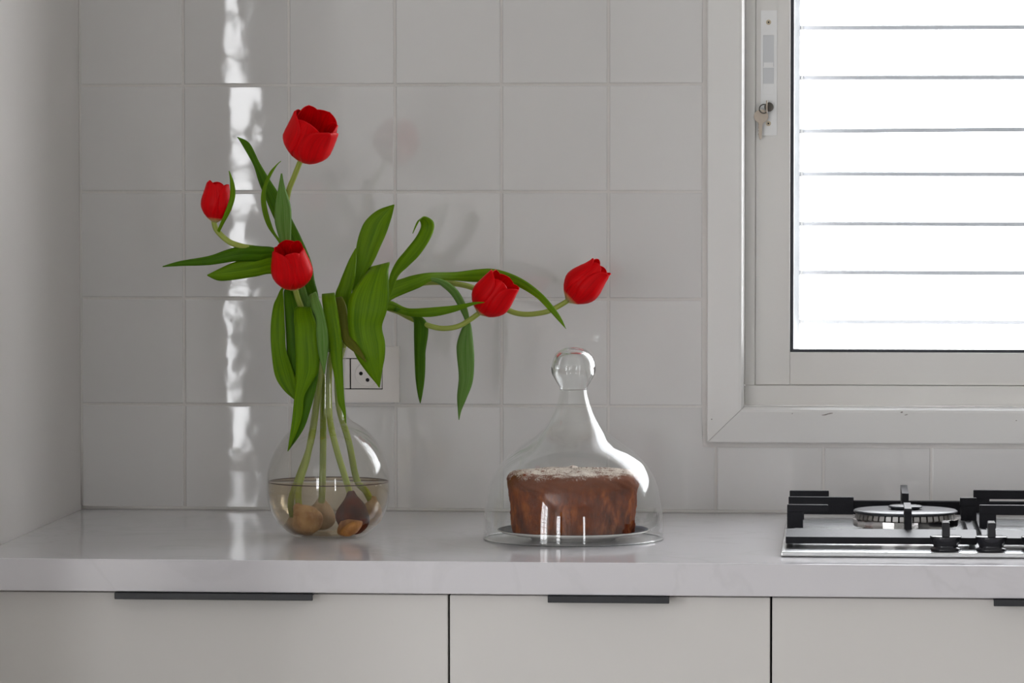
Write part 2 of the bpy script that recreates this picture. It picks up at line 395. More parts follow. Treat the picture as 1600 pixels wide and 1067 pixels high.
# tiles ----------------------------------------------------------------
TJ = .0034
tile_cache = {}
def tile(x0, x1, z0, z1):
    w, h = round(x1 - x0, 4), round(z1 - z0, 4)
    if (w, h) not in tile_cache:
        bm = bmesh.new()
        hw, hh = w / 2, h / 2; e = .004; n = 8
        # slightly pillowed face: rim, shoulder, field
        rings = []
        for (ins, y) in ((0, .0085), (0, .0010), (.0005, .0003), (.0013, .0000)):
            rings.append([bm.verts.new((sx * (hw - ins), y, sz * (hh - ins))) for sx, sz in ((-1, -1), (1, -1), (1, 1), (-1, 1))])
        for a, b in zip(rings, rings[1:]):
            for i in range(4): bm.faces.new((a[i], a[(i + 1) % 4], b[(i + 1) % 4], b[i]))
        bm.faces.new(rings[-1])
        bmesh.ops.recalc_face_normals(bm, faces=bm.faces)
        for f in bm.faces:
            if f.normal.y > .5: f.normal_flip()
        me = bpy.data.meshes.new('tile'); bm.to_mesh(me); bm.free(); me.materials.append(MATS['tile_glaze'])
        tile_cache[(w, h)] = me
    o = bpy.data.objects.new('tile', tile_cache[(w, h)]); COL.objects.link(o); o.parent = wall
    o.location = ((x0 + x1) / 2, random.uniform(-.0003, .0003), (z0 + z1) / 2)
    o.rotation_euler = (random.uniform(-.0012, .0012), 0, random.uniform(-.0022, .0022))
    return o
P = .1515
cols = [(.0015, .150 - TJ / 2)] + [(.150 + k * P + TJ / 2, .150 + (k + 1) * P - TJ / 2) for k in range(4)]
rows = [(CT + .0035, CT + .1506 - TJ / 2)] + [(CT + .1506 + k * P + TJ / 2, CT + .1506 + (k + 1) * P - TJ / 2) for k in range(7)]
xc0, xc1 = .150 + 4 * P + TJ / 2, .8885
for zi, (z0, z1) in enumerate(rows):
    for (x0, x1) in cols: tile(x0, x1, z0, z1)
    if zi: tile(xc0, xc1, z0, z1)
# the notched tile at the window's lower corner
def l_tile():
    poly = [(xc0, CT + .0035), (.9065, CT + .0035), (.9065, .9925), (xc1, .9925), (xc1, rows[0][1]), (xc0, rows[0][1])]
    bm = bmesh.new(); bm_prism(bm, poly, 1, 0, .0085)
    es = [e for e in bm.edges if all(abs(v.co.y) < 1e-6 for v in e.verts)]
    bmesh.ops.bevel(bm, geom=es, offset=.0012, segments=2, affect='EDGES')
    return bm_obj('tile', bm, 'tile_glaze', wall, org=(.82, 0, .97))
l_tile()
xs = [.9085 + TJ / 2 + k * .1512 for k in range(8)]
for a, b in zip(xs, xs[1:]): tile(a, b - TJ, CT + .0035, .9935)
# caulk bead along worktop and corner
def bead(name, pts, r):
    return tube(name, pts, [r] * len(pts), 'caulk', None, 8)
tag(bead('trim_1', [(.003 + .1 * i, -.0005, CT + .0018) for i in range(30)], .0028), kind='structure')
tag(bead('trim_2', [(.0012, -.0004, CT + .006 + .1 * i) for i in range(17)], .0022), kind='structure')

# kitchen window --------------------------------------------------------
win = tag(empty('window_1', (1.48, 0, 1.05)), kind='structure')
CX0, CX1, CZ0, CZ1 = .8955, 2.07, 1.000, 2.17     # casing outer
IX0, IX1, IZ0, IZ1 = .9478, 2.018, 1.0508, 2.118  # casing inner
def casing(name, side):
    # profile across the width: outer edge -> inner rounded edge (d = 0..1 across, y)
    prof = [(0, .004), (0, -.0085), (.03, -.0100), (.86, -.0125), (.93, -.0118), (.975, -.0085), (1, -.003), (1, .030), (.8, .030), (.8, .004)]
    vs = []; n = len(prof)
    for end in (0, 1):
        for d, y in prof:
            if side == 'left': x = CX0 + d * (IX0 - CX0); z = (CZ0 + d * (IZ0 - CZ0)) if end == 0 else (CZ1 + d * (IZ1 - CZ1))
            elif side == 'right': x = CX1 + d * (IX1 - CX1); z = (CZ0 + d * (IZ0 - CZ0)) if end == 0 else (CZ1 + d * (IZ1 - CZ1))
            elif side == 'bottom': z = CZ0 + d * (IZ0 - CZ0); x = (CX0 + d * (IX0 - CX0)) if end == 0 else (CX1 + d * (IX1 - CX1))
            else: z = CZ1 + d * (IZ1 - CZ1); x = (CX0 + d * (IX0 - CX0)) if end == 0 else (CX1 + d * (IX1 - CX1))
            g = .00035 * (1 if end == 0 else -1)      # hairline mitre gap
            if side in ('left', 'right'): z += g
            else: x += g
            vs.append((x, y, z))
    fs = [tuple(range(n)), tuple(range(n, 2 * n))[::-1]] + [(i, (i + 1) % n, n + (i + 1) % n, n + i) for i in range(n)]
    bm = bmesh.new(); V = [bm.verts.new(v) for v in vs]
    for f in fs: bm.faces.new([V[i] for i in f])
    return bm_obj(name, bm, 'casing_paint', win)
for s in ('left', 'right', 'bottom', 'top'): casing('casing', s)
# small scuffs and chips in the casing paint
for (px, py, w_, h_) in ((1293, 647, .0150, .0011), (1409, 644, .0035, .0016), (1416, 648, .0045, .0009), (1238, 646, .0013, .0013), (1112, 655, .0014, .0014), (1588, 657, .0018, .0012)):
    q = at(px, py, -.0118)
    bm = bmesh.new(); n_ = 9
    bm_prism(bm, [(q.x + w_ / 2 * math.cos(2 * PI * i / n_) * (1 + .3 * math.sin(5 * i)), q.z + h_ / 2 * math.sin(2 * PI * i / n_) * (1 + .3 * math.cos(3 * i)) + .12 * w_ * math.cos(2 * PI * i / n_)) for i in range(n_)], 1, -.0127, -.0105)
    bm_obj('scuff', bm, 'scuff_dark', win)
# fixed outer track
box('track', (IX0, .022, IZ0 + .0005), (IX1, .075, 1.0796), 'aluminium_white', win, .0008)
box('track', (IX0, .026, 1.0796), (.9624, .075, IZ1), 'aluminium_white', win, .0008)
box('track', (IX1 - .014, .026, 1.0796), (IX1, .075, IZ1), 'aluminium_white', win, .0008)
# sash
SX0, SX1 = .9625, 1.0118
box('sash_stile', (SX0, .030, 1.0800), (SX1, .060, IZ1), 'aluminium_white', win, .0008)
box('sash_stile', (1.955, .030, 1.0800), (IX1 - .0145, .060, IZ1), 'aluminium_white', win, .0008)
box('sash_rail', (SX1 + .0001, .0305, 1.0803), (1.9545, .060, 1.1264), 'aluminium_white', win, .0008)
box('gasket', (SX1 + .0001, .034, 1.1266), (1.9545, .050, 1.1306), 'gasket', win)
box('gasket', (SX1 + .0001, .034, 1.1306), (SX1 + .0048, .050, IZ1), 'gasket', win)
box('pane', (SX1 + .0050, .040, 1.1308), (1.9540, .044, IZ1), 'window_glass', win)
# sash lock
lx0, lx1 = .9700, .9928
ly = .0285
lock = boxes('lock_plate', [((lx0, ly, 1.4332), (lx1, .0298, 1.4905)), ((lx0, ly, 1.5747), (lx1, .0298, 1.6093)),
             ((lx0, ly, 1.4905), (.9730, .0298, 1.5747)), ((.9886, ly, 1.4905), (lx1, .0298, 1.5747))], 'lock_paint', win, 0)
boxes('recess', [((.9732, .0296, 1.4907), (.9884, .0299, 1.5745))], 'lock_shade', lock)
boxes('slide_bar', [((.9732, ly + .0002, 1.5286), (.9884, .0297, 1.5301)), ((.9732, ly + .0002, 1.4907), (.9884, .0297, 1.5060)), ((.9742, .0291, 1.5302), (.9874, .0297, 1.536))], 'lock_paint', lock)
def disc_y(name, x, z, r, y0, y1, m, parent, n=20, r1=None):
    bm = bmesh.new(); bm_prism(bm, [(x + r * math.cos(2 * PI * i / n), z + r * math.sin(2 * PI * i / n)) for i in range(n)], 1, y0, y1)
    return bm_obj(name, bm, m, parent)
for z in (1.5926, 1.4500):
    s = disc_y('screw', .9808, z, .0036, .0274, .0286, 'screw_brass', lock)
    disc_y('screw_slot', .9808, z, .0013, .0272, .0275, 'socket_hole', lock)
disc_y('cylinder', .9815, 1.4732, .0066, .0262, .0286, 'steel_dark', lock)
# keys
key = tag(empty('window_key', (.979, .02, 1.43)), 'small worn metal keys hanging from the window lock', 'key')
def bow_key(parent, c, ang, s, tilt):
    bm = bmesh.new()
    # head outline with hole-less bow, shaft and bitting; drawn hanging down
    poly = [(.0102 * math.cos(a), .0102 * math.sin(a) * .95) for a in [PI * (-.38 + 1.76 * i / 22) for i in range(23)]]
    poly += [(-.0030, -.0125), (-.0030, -.0170), (-.0022, -.0185), (-.0030, -.0205), (-.0020, -.0225), (-.0028, -.0250), (-.0018, -.0275), (0, -.0335), (.0024, -.031), (.0024, -.0125)]
    poly = [(x * s, z * s) for x, z in poly]
    bm_prism(bm, poly, 1, -.0009, .0009)
    bmesh.ops.rotate(bm, verts=bm.verts, cent=(0, 0, 0), matrix=Matrix.Rotation(ang, 3, 'Y') @ Matrix.Rotation(tilt, 3, 'Z'))
    bmesh.ops.translate(bm, verts=bm.verts, vec=c)
    return bm_obj('key_blade', bm, 'key_metal', parent)
bow_key(key, (.9706, .0215, 1.4600), .05, 1.0, .12)
box('inserted_bow', (.9777, .0105, 1.4652), (.9797, .0262, 1.4822), 'key_metal', key, .0006)
ring = []
for i in range(33):
    a = 2 * PI * i / 32; ring.append((.9745 + .0062 * math.cos(a), .0185 + .002 * math.sin(a), 1.4705 + .0062 * math.sin(a)))
tube('key_ring', ring, [.0008] * 33, 'steel_dark', key, 6)
# louvre shutter outside the glass
sh = tag(empty('louvre_shutter', (1.48, .11, 1.13)), 'white louvre shutter with open horizontal slats outside the kitchen window', 'shutter')
box('side_channel', (1.0155, .095, 1.085), (1.0245, .135, 2.115), 'channel_paint', sh, .001)
box('side_channel', (1.945, .095, 1.085), (1.954, .135, 2.115), 'channel_paint', sh, .001)
for i, z in enumerate((1.1671, 1.2376, 1.3072, 1.3784, 1.4396, 1.5162, 1.5873, 1.658, 1.729, 1.80, 1.871, 1.942, 2.013, 2.084)):
    bm = bmesh.new()
    dz = .006 if abs(z - 1.4396) < 1e-4 else -.0015
    th = .0028
    n = 8
    top = []; bot = []
    for k in range(n + 1):
        t = k / n; y = .100 + .022 * t; arch = .0012 * math.sin(PI * t)
        top.append((y, arch + th)); bot.append((y, arch - th))
    poly = top + bot[::-1]
    A = [bm.verts.new((1.0255, y, z + q)) for y, q in poly]; B = [bm.verts.new((1.944, y, z + q + dz)) for y, q in poly]
    m_ = len(poly); bm.faces.new(A); bm.faces.new(B[::-1])
    for k in range(m_): bm.faces.new((A[k], B[k], B[(k + 1) % m_], A[(k + 1) % m_]))
    s = bm_obj('slat', bm, 'slat_paint', sh)
    box('clip', (1.0246, .0975, z - .0035), (1.0290, .1045, z + .0035), 'lock_shade', s, .0008)

# tall barred window far behind the photographer on the left
w2 = tag(empty('window_2', (-1.06, RY - .1, AZ0)), kind='structure')
def frame_y(parent, xa, xb, za, zb2, y, f=.045):
    boxes('frame', [((xa, y, za), (xa + f, y + .04, zb2)), ((xb - f, y, za), (xb, y + .04, zb2)), ((xa + f, y, za), (xb - f, y + .04, za + f)), ((xa + f, y, zb2 - f), (xb - f, y + .04, zb2))], 'aluminium_white', parent)
    box('pane', (xa + f, y + .018, za + f), (xb - f, y + .022, zb2 - f), 'window_glass', parent)
frame_y(w2, AX0, AX1, AZ0, AZ1, RY - .12)
for z in (.70, .86, 1.02, 1.26, 1.38, 1.50, 1.74, 1.86, 1.98):
    box('glazing_bar', (AX0 + .045, RY - .079, z - .011), (AX1 - .045, RY - .060, z + .011), 'aluminium_white', w2)
# thin curtain drawn over the window's right edge
bm = bmesh.new(); n_ = 48
front = []; back = []
for k in range(n_ + 1):
    t = k / n_; x = -.835 + .26 * t; y = RY + .05 + .018 * math.sin(t * 2 * PI * 5)
    front.append((x, y)); back.append((x, y - .0015))
bm_prism(bm, front + back[::-1], 2, .04, 2.34)
bm_obj('curtain', bm, 'curtain_cloth', w2)
w4 = tag(empty('window_4', (LX - .1, (SY0 + SY1) / 2, SZ0)), kind='structure')
for a, b in ((SY0, -5.2), (-5.2, SY1)):
    f = .045; xa, xb = LX - .12, LX - .08
    boxes('frame', [((xa, a, SZ0), (xb, a + f, SZ1)), ((xa, b - f, SZ0), (xb, b, SZ1)), ((xa, a + f, SZ0), (xb, b - f, SZ0 + f)), ((xa, a + f, SZ1 - f), (xb, b - f, SZ1))], 'aluminium_white', w4)
    box('pane', (xa + .018, a + f, SZ0 + f), (xa + .022, b - f, SZ1 - f), 'window_glass', w4)
    for k in range(1, 9):
        z = SZ0 + k * 2.3 / 9; box('glazing_bar', (xb + .001, a + f, z - .009), (xb + .016, b - f, z + .009), 'aluminium_white', w4)
w3 = tag(empty('fill_window', (2.9, RY - .1, BZ0)), kind='structure')  # unseen glazed opening, added to lift the ambient light from behind
frame_y(w3, BX0, BX1, BZ0, BZ1, RY - .12)

# ================================================================== cabinets and worktop
WR = 2.4
tag(box('worktop', (.0005, -CD, CT - .0405), (WR, -.0005, CT), 'quartz', None, .0012, 2), 'long white quartz worktop with faint grey veins along the tiled wall', 'worktop')
CF = -.715
specs = [(.0, .5996, .1836, .4323, 'pale grey base cabinet at the corner beside the plaster wall, with the longer black pull'),
         (.5996, .9996, .7247, .8747, 'narrow pale grey base cabinet below the cake dome, with a short black pull'),
         (.9996, 1.7996, 1.2718, 1.5272, 'wide pale grey base cabinet below the gas hob')]
for (x0, x1, h0, h1, lab) in specs:
    c = tag(empty('base_cabinet', ((x0 + x1) / 2, -.35, .1)), lab, 'cabinet', 'base cabinets under the worktop')
    boxes('body', [((x0 + .001, CF + .022, .10), (x0 + .019, -.02, CT - .0465)), ((x1 - .019, CF + .022, .10), (x1 - .001, -.02, CT - .0465)),
                   ((x0 + .019, CF + .022, .10), (x1 - .019, -.02, .118)), ((x0 + .019, -.03, .118), (x1 - .019, -.02, CT - .0465)), ((x0 + .019, CF + .022, CT - .064), (x1 - .019, -.03, CT - .0465))], 'cabinet_carcass', c)
    ztop = CT - .0436
    d = box('drawer_front', (x0 + (.0013 if x0 else .004), CF, .52), (x1 - .0013, CF + .020, ztop), 'cabinet_paint', c, .0009)
    box('drawer_front', (x0 + (.0013 if x0 else .004), CF, .105), (x1 - .0013, CF + .020, .517), 'cabinet_paint', c, .0009)
    # edge pull: a thin angle hooked over the top edge of the front
    bm = bmesh.new()
    bm_box(bm, (h0, CF - .024, ztop + .0006), (h1, CF + .018, ztop + .0022))
    bm_box(bm, (h0, CF - .0255, ztop - .0060), (h1, CF - .0225, ztop + .0022), .0006)
    bm_obj('pull_handle', bm, 'handle_black', d)
tag(box('plinth', (.0, -.66, 0.0), (1.80, -.645, .099), 'cabinet_paint'), 'pale grey plinth board along the floor under the base cabinets', 'plinth')

# ================================================================== wall socket
sk = tag(empty('wall_socket', (.40, 0, 1.055)), 'off-white wall socket with round outlet on the tiles behind the vase', 'socket')
px0, px1, pz0, pz1 = .3395, .4595, 1.0554, 1.1344
ix0, ix1, iz0, iz1 = .3665, .4358, 1.0735, 1.1180
bl = [((px0, -.0095, pz0), (ix0, -.0006, pz1)), ((ix1, -.0095, pz0), (px1, -.0006, pz1)), ((ix0, -.0095, pz0), (ix1, -.0006, iz0)), ((ix0, -.0095, iz1), (ix1, -.0006, pz1))]
bm = bmesh.new()
for lo, hi in bl: bm_box(bm, lo, hi)
bmesh.ops.remove_doubles(bm, verts=bm.verts, dist=1e-5)
bm_obj('plate', bm, 'socket_plastic', sk)
box('back_box', (ix0, -.0030, iz0), (ix1, -.0006, iz1), 'socket_hole', sk)
box('blank_module', (ix0 + .0008, -.0088, iz0 + .0012), (.3895 - .0008, -.0031, iz1 - .0012), 'socket_plastic', sk, .0006)
ins = box('outlet_module', (.3905, -.0088, iz0 + .0012), (ix1 - .0010, -.0031, iz1 - .0012), 'socket_plastic', sk, .0006)
cxs, czs = .4134, 1.0950
ringp = [(.0185, .0000), (.0185, .0008), (.0172, .0008), (.0165, .0000)]
bm = bmesh.new(); n = 40; R = []
for (r, h) in ringp: R.append([bm.verts.new((cxs + r * math.cos(2 * PI * i / n), -.0088 - h, czs + r * math.sin(2 * PI * i / n))) for i in range(n)])
for A, B in zip(R, R[1:]):
    for i in range(n): bm.faces.new((A[i], A[(i + 1) % n], B[(i + 1) % n], B[i]))
bm_obj('outlet_rim', bm, 'socket_plastic', ins)
for (px, py) in ((563.9, 583.5), (574.3, 593.6), (578.5, 579.5)):
    q = at(px, py, -.009); disc_y('pin_hole', q.x, q.z, .0027, -.0092, -.0086, 'socket_hole', ins, 14)

# ================================================================== vase and water
VC = Vector((.4092, -.4045, CT))
S = 1 / 1180.5
outer = [(0, .0000), (.036, .0000), (.0455, .0012), (.0555, .0075), (.0670, .0185), (.0755, .0330), (.0806, .0500), (.0822, .0690), (.0806, .0880), (.0755, .1060), (.0670, .1225), (.0560, .1360), (.0440, .1460), (.0330, .1525), (.0268, .1590), (.0240, .1680), (.0228, .1850), (.0225, .2050), (.0230, .2250), (.0245, .2410), (.0268, .2490)]
outer = [outer[0]] + smooth_prof(outer[1:], 4)
inner = [(max(r - .0016, 0), z + .0004) for r, z in outer]
inner = [(r, max(z, .0040)) for r, z in inner if z > .0010][::-1]
inner = [(r, z) for r, z in inner if r > .001] + [(0, .0040)]
tag(lathe('bulb_vase', outer + [(.0262, .2500), (.0254, .2496)] + inner, VC, 'vase_glass', n=72), 'round clear glass bulb vase with narrow neck, holding red tulips', 'vase')
WZ = .0728
wprof = [(r - .0012, z) for r, z in outer if .0045 < z < WZ]
r_at = .0822 - .0028
wprof = [(0, .0048)] + [(max(r - .0012, .001), max(z, .0048)) for r, z in wprof] + [(r_at, WZ), (0, WZ - .0002)]
wat = tag(lathe('vase_water', wprof, VC, 'water', n=72), 'cloudy beige water filling the lower half of the bulb vase', 'water', kind='stuff')
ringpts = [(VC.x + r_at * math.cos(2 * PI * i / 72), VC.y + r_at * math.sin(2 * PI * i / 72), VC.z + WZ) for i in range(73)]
tube('waterline_reflection', ringpts, [.0007] * 73, 'reflection_brown', wat, 6)  # brown ring: internal reflection at the water surface, painted as colour

# ================================================================== tulips
def img_dir(dx, dy, dz): return (RT * dx + UP * dy - FW * dz).normalized()

def leaf(parent, st, m='leaf_green', bulge=.004, th=.0007, sub=6, nx=8, dys=0.0):
    """st: stations (x1,y1,x2,y2,Y) of the two leaf edges from base to tip"""
    st = catmull(st, sub); rows_ = []; vs = []; uv = []
    L = 0; prev = None
    for (x1, y1, x2, y2, Y) in st:
        a = at(x1, y1, Y + dys); b = at(x2, y2, Y - dys); mid = (a + b) / 2
        if prev is not None: L += (mid - prev).length
        prev = mid
        w = (b - a).length
        k = min(1, w / .018) * bulge
        ids = []
        for j in range(nx + 1):
            t = j / nx; p = a.lerp(b, t)
            c = 1 - (2 * t - 1) ** 2
            keel = -.35 * math.exp(-((t - .5) / .10) ** 2)
            p = p + (-FW) * (k * (c + keel))
            ids.append(len(vs)); vs.append(p); uv.append((t, L * 8))
        rows_.append(ids)
    fs = []
    for A, B in zip(rows_, rows_[1:]):
        for j in range(nx): fs.append((A[j], A[j + 1], B[j + 1], B[j]))
    o = mesh_obj('leaf', vs, fs, m, parent, smooth=True, uvs=uv)
    md = o.modifiers.new('thickness', 'SOLIDIFY'); md.thickness = th; md.offset = 0
    return o

def flower(parent, base, axis, length, rmax, spin, openness, lean=0, seed=0, inner_scale=.90):
    rnd = random.Random(seed)
    f = empty('flower', base, parent)
    z = axis.normalized(); x = z.cross(Vector((.13, .97, .2))).normalized(); y = z.cross(x)
    def prof(t, op):
        # radius along the cup: quick belly, then shoulders closing (or not) to the rim
        if t < .45:
            q = t / .45; return .16 + .84 * math.sin(q * PI / 2) ** .8
        q = (t - .45) / .55
        return 1 + (op - 1) * q * q * (3 - 2 * q) * .9 + (op - 1) * .1 * q
    for k in range(6):
        inn = k % 2
        a0 = spin + k * PI / 3 + rnd.uniform(-.08, .08)
        sc = inner_scale if inn else 1.0
        op = openness * rnd.uniform(.93, 1.07)
        hl = length * (rnd.uniform(.95, 1.03) if not inn else rnd.uniform(.97, 1.05))
        vs = []; uv = []; fs = []; nu, nv = 20, 12
        half = 1.02 if not inn else .92
        for i in range(nu + 1):
            t = math.sin(i / nu * PI / 2) ** .9
            if t < .55: wv = .46 + .54 * math.sin(t / .55 * PI / 2)
            else:
                q = (t - .55) / .45; wv = max(1 - q ** 3.0, 0) ** .5
            wv = max(wv, .03)
            R = prof(t, op) * rmax * sc
            for j in range(nv + 1):
                s = 2 * j / nv - 1
                ang = a0 + s * half * wv
                curl = 1 - .07 * s * s * (1 - t * .3) + .035 * math.exp(-(s / .18) ** 2) * (t > .1)
                rr = R * curl + rnd.uniform(-1, 1) * .00015
                h = hl * t
                p = Vector(base) + z * h + (x * math.cos(ang) + y * math.sin(ang)) * rr
                vs.append(p); uv.append((.5 + .5 * s, t))
        for i in range(nu):
            for j in range(nv):
                q = i * (nv + 1) + j; fs.append((q, q + 1, q + nv + 2, q + nv + 1))
        o = mesh_obj('petal', vs, fs, 'petal_red', f, smooth=True, uvs=uv)
        md = o.modifiers.new('thickness', 'SOLIDIFY'); md.thickness = .0008; md.offset = 0
    # pistil
    tube('pistil', [Vector(base) + z * (length * .05), Vector(base) + z * (length * .2), Vector(base) + z * (length * .30)], [.0035, .003, .0036], 'stem_green', f, 8)
    return f

def stem(parent, pts, r=.0043):
    P3 = catmull(pts, 6); P3 = [at(*p) for p in P3]
    n = len(P3)
    return tube('stem', P3, [r * (.82 + .25 * i / n) for i in range(n)], 'stem_green', parent, 10)

def bulb(parent, c, axis, r, length, m, cut=None, name='bulb'):
    """teardrop with neck; axis points up the neck"""
    z = Vector(axis).normalized(); x = z.cross(Vector((0, 1, 0.1))).normalized(); y = z.cross(x)
    prof = smooth_prof([(.001, -.42), (.45, -.40), (.82, -.25), (1.0, -.02), (.92, .18), (.62, .38), (.36, .52), (.24, .62), (.17, .66)], 4)
    vs = []; fs = []; n = 24; uv = []
    rnd = random.Random(hash((round(r, 4), m)) & 255)
    for i, (rr, h) in enumerate(prof):
        for j in range(n):
            a = 2 * PI * j / n; wob = 1 + .05 * math.sin(3 * a + i * .5) + .03 * math.sin(7 * a)
            vs.append(Vector(c) + z * (h * length) + (x * math.cos(a) + y * math.sin(a)) * (rr * r * wob)); uv.append((j / n, i / len(prof)))
    for i in range(len(prof) - 1):
        for j in range(n): fs.append((i * n + j, i * n + (j + 1) % n, (i + 1) * n + (j + 1) % n, (i + 1) * n + j))
    fs.append(tuple(range(n))[::-1]); fs.append(tuple(range((len(prof) - 1) * n, len(prof) * n)))
    return mesh_obj(name, vs, fs, m, parent, smooth=True, uvs=uv)

def tulip(label, base):
    return tag(empty('tulip', base), label, 'tulip', 'red tulips in the bulb vase')

# --- A: the tallest bloom
bA = at(481, 814, -.432)
tA = tulip('tallest red tulip with the wide open bloom, top of the bouquet', bA)
stem(tA, [(470, 250, -.48), (460, 275, -.465), (450, 302, -.45), (446, 340, -.435), (449, 390, -.42), (460, 440, -.405), (478, 490, -.405), (493, 550, -.405), (497, 600, -.405), (490, 660, -.41), (480, 715, -.42), (468, 755, -.428), (466, 780, -.43), (470, 800, -.431)])
flower(tA, at(470.5, 251, -.48), img_dir(.36, .80, .46), .066, .0335, .35, .93, seed=3)
bulb(tA, bA, img_dir(-.55, .75, .1), .0205, .042, 'bulb_pale')
leaf(tA, [(497, 560, 510, 560, -.40), (490, 500, 503, 498, -.385), (482, 465, 497, 460, -.375), (474, 447, 492, 440, -.37), (462, 410, 486, 408, -.365), (446, 375, 470, 370, -.36), (430, 345, 457, 344, -.355), (414, 308, 437, 305, -.35), (404, 283, 423, 283, -.35), (396, 258, 406, 255, -.345), (380, 229, 390, 224, -.34), (370.5, 214, 371.5, 214, -.335)], 'leaf_deep', .003)
leaf(tA, [(495, 550, 503, 550, -.41), (474, 480, 484, 480, -.405), (450, 415, 458, 415, -.40), (437.5, 382, 442, 381, -.40), (418, 353.5, 428, 360, -.40), (409, 325, 417.5, 325, -.40), (409, 299, 415.5, 299, -.40), (420, 271, 421.5, 279, -.395), (430, 259, 432, 260, -.39), (438.5, 251.5, 439.5, 252, -.385)], 'leaf_green', .002)
leaf(tA, [(495, 550, 505, 550, -.415), (470, 460, 480, 460, -.425), (446, 402, 462, 400, -.44), (437.5, 376, 455, 382, -.448), (429.6, 347, 455.4, 341, -.456), (430, 322, 453.5, 318.5, -.462), (434, 299, 444.5, 290, -.466), (439, 271, 441, 271, -.468)], 'leaf_glaucous', .004)

# --- B: the small closed bloom on the left
bB = at(463, 817, -.385)
tB = tulip('red tulip with small closed bud, furthest left, leaf hugging the bloom', bB)
stem(tB, [(334, 346, -.462), (339, 360, -.46), (357, 377, -.455), (378, 385, -.45), (405, 390, -.435), (435, 406, -.42), (462, 440, -.41), (484, 490, -.41), (500, 560, -.415), (496, 620, -.415), (486, 690, -.415), (468, 742, -.41), (455, 780, -.40), (457, 806, -.39)])
flower(tB, at(335.5, 347, -.462), img_dir(.10, .98, .06), .0515, .0208, .9, .74, seed=5)
bulb(tB, bB, img_dir(-.2, .9, -.1), .0125, .026, 'bulb_beige')
leaf(tB, [(339, 361, 343, 363, -.462), (343.6, 350, 350, 349, -.470), (351.5, 331, 361, 328, -.478), (359, 309, 367.5, 306, -.478), (359.5, 283, 366, 287, -.473), (357.5, 267, 358.5, 267, -.47)], 'leaf_green', .003)
leaf(tB, [(497, 555, 503, 555, -.415), (475, 465, 468, 480, -.42), (455, 420, 445, 428, -.425), (434, 390, 430, 404, -.43), (406, 384.5, 402, 408, -.44), (380, 384, 378, 408, -.45), (355, 390, 361, 409, -.455), (326, 400, 326, 414, -.46), (281, 408, 281, 415.5, -.47), (254, 416, 254, 417, -.475)], 'leaf_deep', .004)
leaf(tB, [(500, 555, 506, 555, -.41), (470, 465, 466, 480, -.415), (448, 415, 445, 440, -.42), (428, 397, 424, 428, -.43), (406, 402, 399, 432, -.438), (383, 406, 367, 437, -.445), (362, 411, 342, 438.5, -.448), (323.5, 429.5, 324.5, 431, -.45)], 'leaf_green', .0025)

# --- C: the bloom in front of the leaves
bC = at(501, 808, -.375)
tC = tulip('red tulip with the bloom drooping low in front, centre left above the vase', bC)
stem(tC, [(461, 450, -.467), (465, 465, -.452), (473, 487, -.432), (488, 530, -.412), (503, 590, -.40), (505, 660, -.392), (504, 750, -.385), (502, 788, -.378)])
flower(tC, at(460, 452, -.47), img_dir(-.10, .86, .42), .0600, .0272, .95, .80, seed=11)
bulb(tC, bC, img_dir(.05, .95, 0), .0200, .040, 'bulb_beige')
leaf(tC, [(503, 565, 508, 565, -.405), (480, 490, 490, 490, -.40), (455, 452, 462, 452, -.405), (441, 449.5, 443.5, 451, -.415), (433, 464, 443.5, 470, -.43), (427, 479, 444, 487, -.44), (423, 510, 445.5, 515, -.445), (424, 546, 447.5, 548, -.445), (429.5, 586, 460, 586, -.44), (443, 609, 466, 612, -.438), (461, 625, 463, 625, -.436)], 'leaf_green', -.003)
leaf(tC, [(503, 565, 509, 565, -.40), (480, 480, 492, 482, -.40), (460, 450, 470, 452, -.405), (444.5, 453, 459, 454, -.415), (444, 470, 465, 472, -.428), (445, 490, 470, 490, -.434), (446.5, 515, 473, 515, -.437), (448, 546, 475, 546, -.437), (450, 580, 476, 580, -.434), (456, 602, 474, 605, -.432), (465, 620, 466, 620, -.43)], 'leaf_deep', .003)
leaf(tC, [(500, 570, 509, 570, -.415), (482, 500, 503, 505, -.418), (468, 482, 490, 484, -.43), (461, 481, 486, 480, -.445), (459, 498, 489, 491, -.458), (460, 512, 494.5, 508, -.466), (461, 530, 495, 528, -.470), (462, 560, 498.5, 556, -.470), (462, 583, 497, 579, -.468), (461, 605, 487, 598, -.466), (459, 630, 475.5, 618, -.464), (456.5, 655, 472.5, 646, -.462), (453, 680, 465, 672, -.46), (449.3, 705, 450.3, 705, -.458)], 'leaf_green', .002)
leaf(tC, [(490, 560, 500, 556, -.455), (486, 585, 499, 569, -.455), (476, 606, 495.5, 598, -.455), (470, 640, 486, 637, -.455), (462, 668, 474, 671, -.454), (450, 703, 452, 703, -.453)], 'leaf_deep', .001)
leaf(tC, [(503, 545, 510, 545, -.42), (490, 500, 499, 498, -.43), (480, 480, 488, 474, -.445), (483, 461, 493, 456, -.462), (485, 470, 499, 469, -.474), (488, 483, 504, 482, -.480), (494, 498, 508, 498, -.482), (494.5, 522, 512.5, 522, -.482), (497, 549, 512.5, 549, -.480), (503.5, 574, 509, 571, -.478), (506.5, 584, 507.5, 584, -.476)], 'leaf_glaucous', .004)

